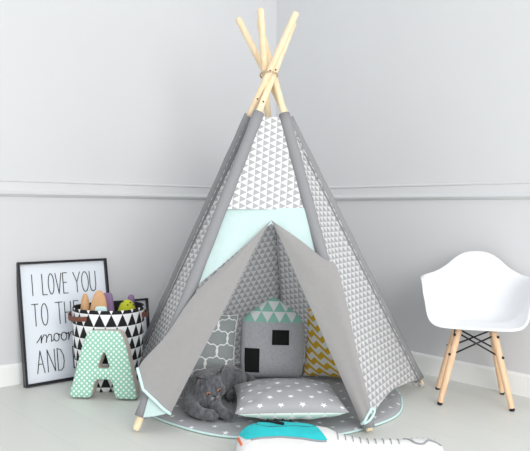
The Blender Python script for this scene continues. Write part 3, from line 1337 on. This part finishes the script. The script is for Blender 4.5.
def legpt(i, z):
    a, b = Vector((*FOOT[i], 0)), Vector((*TOPS[i], LEGTOP))
    return a.lerp(b, z / LEGTOP)


for i in range(4):
    lg = tube('leg', [legpt(i, z) for z in (0.008, 0.012, 0.10, 0.20, 0.29, LEGTOP)], [0.0095, 0.0110, 0.0128, 0.0140, 0.0135, 0.0125], M['beech'], ch, 18)
    o = tube('foot_cap', [legpt(i, z) for z in (0.0, 0.003, 0.010)], [0.008, 0.0104, 0.0110], M['rubber'], lg, 16)
    for z in (0.205, 0.285):
        c = legpt(i, z)
        g = sphere_geo(c + Vector((0.012 if FOOT[i][0] > 0 else -0.012, -0.010 if FOOT[i][1] < 0 else 0.010, 0)), (0.006, 0.006, 0.006), None, 10, 8)
        mesh_obj('bolt', g[0], g[1], M['metal'], lg)
HI, LO_ = 0.290, 0.205
for a, b in ((0, 1), (2, 3), (0, 2), (1, 3)):
    o1 = Vector((0, 0.003, 0)) if a + b in (1, 5) and abs(a - b) == 1 else Vector((0.003, 0, 0))
    tube('strut', [legpt(a, HI) + o1, legpt(b, LO_) + o1], 0.0035, M['metal'], ch, 10)
    tube('strut', [legpt(a, LO_) - o1, legpt(b, HI) - o1], 0.0035, M['metal'], ch, 10)
v, f = geo_join([box_geo((0, -0.062, LEGTOP + 0.004), (0.19, 0.022, 0.010)), box_geo((0, 0.060, LEGTOP + 0.004), (0.19, 0.022, 0.010)),
                 box_geo((-0.07, 0, LEGTOP + 0.004), (0.022, 0.12, 0.010)), box_geo((0.07, 0, LEGTOP + 0.004), (0.022, 0.12, 0.010))])
mesh_obj('mounting_bracket', v, f, M['metal'], ch, smooth=False)

# ------------------------------------------------------------------ cat
KO = Vector((-0.21, 2.60, MZ))
cat = thing('cat', 'grey short-haired cat lying on the star mat with front paws stretched forward', 'cat', (KO.x, KO.y, MZ + 0.006))


def K_(x, y, z):
    return Vector((x, y, z)) - KO


def chain(pts, rads, n=14):
    items = []
    P = lerp_path(pts, n * (len(pts) - 1))
    for i, p in enumerate(P):
        t = i / n
        k = min(int(t), len(rads) - 2)
        r = rads[k] + (rads[k + 1] - rads[k]) * (t - k)
        items.append(sphere_geo(p, (r, r, r), None, 16, 10))
    return items


HC = K_(-0.213, 2.535, 0.108)
# head frame: z' up, -y' face direction
face = Vector((0.50, -0.80, -0.30)).normalized()
upv = Vector((-0.20, 0.02, 1.0))
upv = (upv - face * upv.dot(face)).normalized()
rightv = upv.cross(face).normalized()      # the side seen at the right of the picture
HM = Matrix((rightv, -face, upv)).transposed()


def H(x, y, z):
    """head point: x to picture right, y backwards, z up"""
    return HC + HM @ Vector((x, y, z))


items = []
items += chain([K_(-0.245, 2.605, 0.082), K_(-0.215, 2.69, 0.078), K_(-0.175, 2.77, 0.074), K_(-0.150, 2.83, 0.070)], [0.064, 0.064, 0.060, 0.053])
items += chain([K_(-0.240, 2.585, 0.078), K_(-0.226, 2.535, 0.070)], [0.062, 0.050])
items += chain([K_(-0.268, 2.590, 0.068), K_(-0.260, 2.560, 0.060)], [0.050, 0.044])
items += chain([K_(-0.228, 2.575, 0.105), H(0, 0.01, -0.01)], [0.052, 0.050])
# forelegs
items += chain([K_(-0.276, 2.555, 0.056), K_(-0.270, 2.485, 0.043), K_(-0.234, 2.432, 0.038), K_(-0.194, 2.410, 0.038)], [0.035, 0.028, 0.0215, 0.020])
items += chain([K_(-0.200, 2.560, 0.054), K_(-0.184, 2.500, 0.041), K_(-0.160, 2.450, 0.038), K_(-0.138, 2.418, 0.038)], [0.034, 0.027, 0.0215, 0.020])
for px, py, dx, dy in ((-0.192, 2.408, 0.75, -0.60), (-0.137, 2.414, 0.50, -0.82)):
    for k in (-1.5, -0.5, 0.5, 1.5):
        sx, sy = -dy, dx
        items.append(sphere_geo(K_(px + dx * 0.014 + sx * k * 0.0085, py + dy * 0.014 + sy * k * 0.0085, 0.033), (0.0095, 0.0095, 0.0105), None, 10, 8))
# haunches and tail
items += chain([K_(-0.125, 2.80, 0.066), K_(-0.118, 2.74, 0.052)], [0.052, 0.040])
items += chain([K_(-0.185, 2.84, 0.060), K_(-0.235, 2.80, 0.050)], [0.050, 0.042])
items += chain([K_(-0.120, 2.725, 0.036), K_(-0.135, 2.665, 0.034)], [0.022, 0.019])
items += chain([K_(-0.125, 2.87, 0.060), K_(-0.092, 2.90, 0.055), K_(-0.060, 2.88, 0.048), K_(-0.050, 2.83, 0.042)], [0.030, 0.022, 0.019, 0.014])
# head: broad skull, full cheeks, short muzzle
items.append(sphere_geo(H(0, 0.004, 0.002), (0.056, 0.050, 0.047), HM))
for sx in (1, -1):
    items.append(sphere_geo(H(sx * 0.028, -0.010, -0.016), (0.033, 0.034, 0.028), HM))
    items.append(sphere_geo(H(sx * 0.0105, -0.044, -0.018), (0.0145, 0.0115, 0.0115), HM))
    items.append(sphere_geo(H(sx * 0.021, -0.034, 0.014), (0.016, 0.012, 0.008), HM))
items.append(sphere_geo(H(0, -0.042, -0.006), (0.0085, 0.012, 0.011), HM))
items.append(sphere_geo(H(0, -0.036, -0.030), (0.015, 0.014, 0.010), HM))


def ear_frame(sx):
    b0, b1 = H(sx * 0.012, 0.002, 0.042), H(sx * 0.056, 0.012, 0.012)
    tip = H(sx * 0.060, -0.006, 0.078)
    return b0, b1, tip


def ear(sx):
    """a flattened triangle, thick at its base"""
    b0, b1, tip = ear_frame(sx)
    mid = (b0 + b1) / 2
    ax = (b1 - b0).normalized()
    out = []
    for i in range(15):
        t = i / 14
        c = mid.lerp(tip, t)
        w = (b1 - b0).length / 2 * (1 - t) ** 0.85 + 0.0025
        az = (tip - mid)
        az = (az - ax * az.dot(ax)).normalized()
        ay = az.cross(ax).normalized()
        R = Matrix((ax, ay, az)).transposed()
        out.append(sphere_geo(c, (w, 0.0055 - 0.0025 * t, 0.006), R, 14, 8))
    return out


items += ear(1) + ear(-1)
v, f = geo_join(items)
body = mesh_obj('body', v, f, M['fur'], cat)
mod(body, 'REMESH', mode='VOXEL', voxel_size=0.0030)
mod(body, 'SMOOTH', factor=0.5, iterations=5)
bake(body)
for p in body.data.polygons:
    p.use_smooth = True
if not body.data.materials:
    body.data.materials.append(M['fur'])
for sx in (1, -1):
    # inside of the ear, on its front face
    b0, b1, tp = ear_frame(sx)
    ce = (b0 + b1 + tp) / 3
    fo = HM @ Vector((0, -0.0042, 0))
    tri3 = [ce + (p - ce) * (0.66 if sx > 0 else 0.78) + fo for p in (b0, b1, tp)]
    if sx > 0:
        tri3 = [tri3[0], tri3[2], tri3[1]]
    bk3 = [p - fo * 1.2 for p in tri3]
    vv = tri3 + bk3
    mesh_obj('inner_ear', vv, [(0, 1, 2), (5, 4, 3), (0, 3, 4, 1), (1, 4, 5, 2), (2, 5, 3, 0)], M['ear_in'], cat, smooth=False)
    ec = H(sx * 0.0215, -0.0400, 0.003)
    g = sphere_geo(ec, (0.0085, 0.0075, 0.0074), HM, 18, 12)
    ey = mesh_obj('eye', g[0], g[1], M['amber'], cat)
    g = sphere_geo(ec + HM @ Vector((sx * 0.0006, -0.0055, 0)), (0.0040, 0.0028, 0.0050), HM, 12, 8)
    mesh_obj('pupil', g[0], g[1], M['pupil'], ey)
g = sphere_geo(H(0, -0.0575, -0.0085), (0.0052, 0.0035, 0.0038), HM, 12, 8)
mesh_obj('nose', g[0], g[1], M['nose'], cat)
for sx in (1, -1):
    g = sphere_geo(H(sx * 0.0095, -0.0460, -0.0185), (0.0125, 0.0105, 0.0098), HM, 16, 10)
    mesh_obj('whisker_pad', g[0], g[1], M['muzzle'], cat)
tube('mouth', lerp_path([H(-0.011, -0.054, -0.021), H(-0.005, -0.0575, -0.0215), H(0, -0.057, -0.017), H(0.005, -0.0575, -0.0215), H(0.011, -0.054, -0.021)], 12), 0.0011, M['nose'], cat, 6)
for sx in (1, -1):
    for k in range(3):
        a = H(sx * 0.014, -0.054, -0.016 - 0.003 * k)
        b = H(sx * 0.060, -0.050, -0.006 - 0.014 * k)
        tube('whisker', lerp_path([a, (a + b) / 2 + Vector((0, 0, 0.003)), b], 8), 0.0004, M['muzzle'], cat, 5)
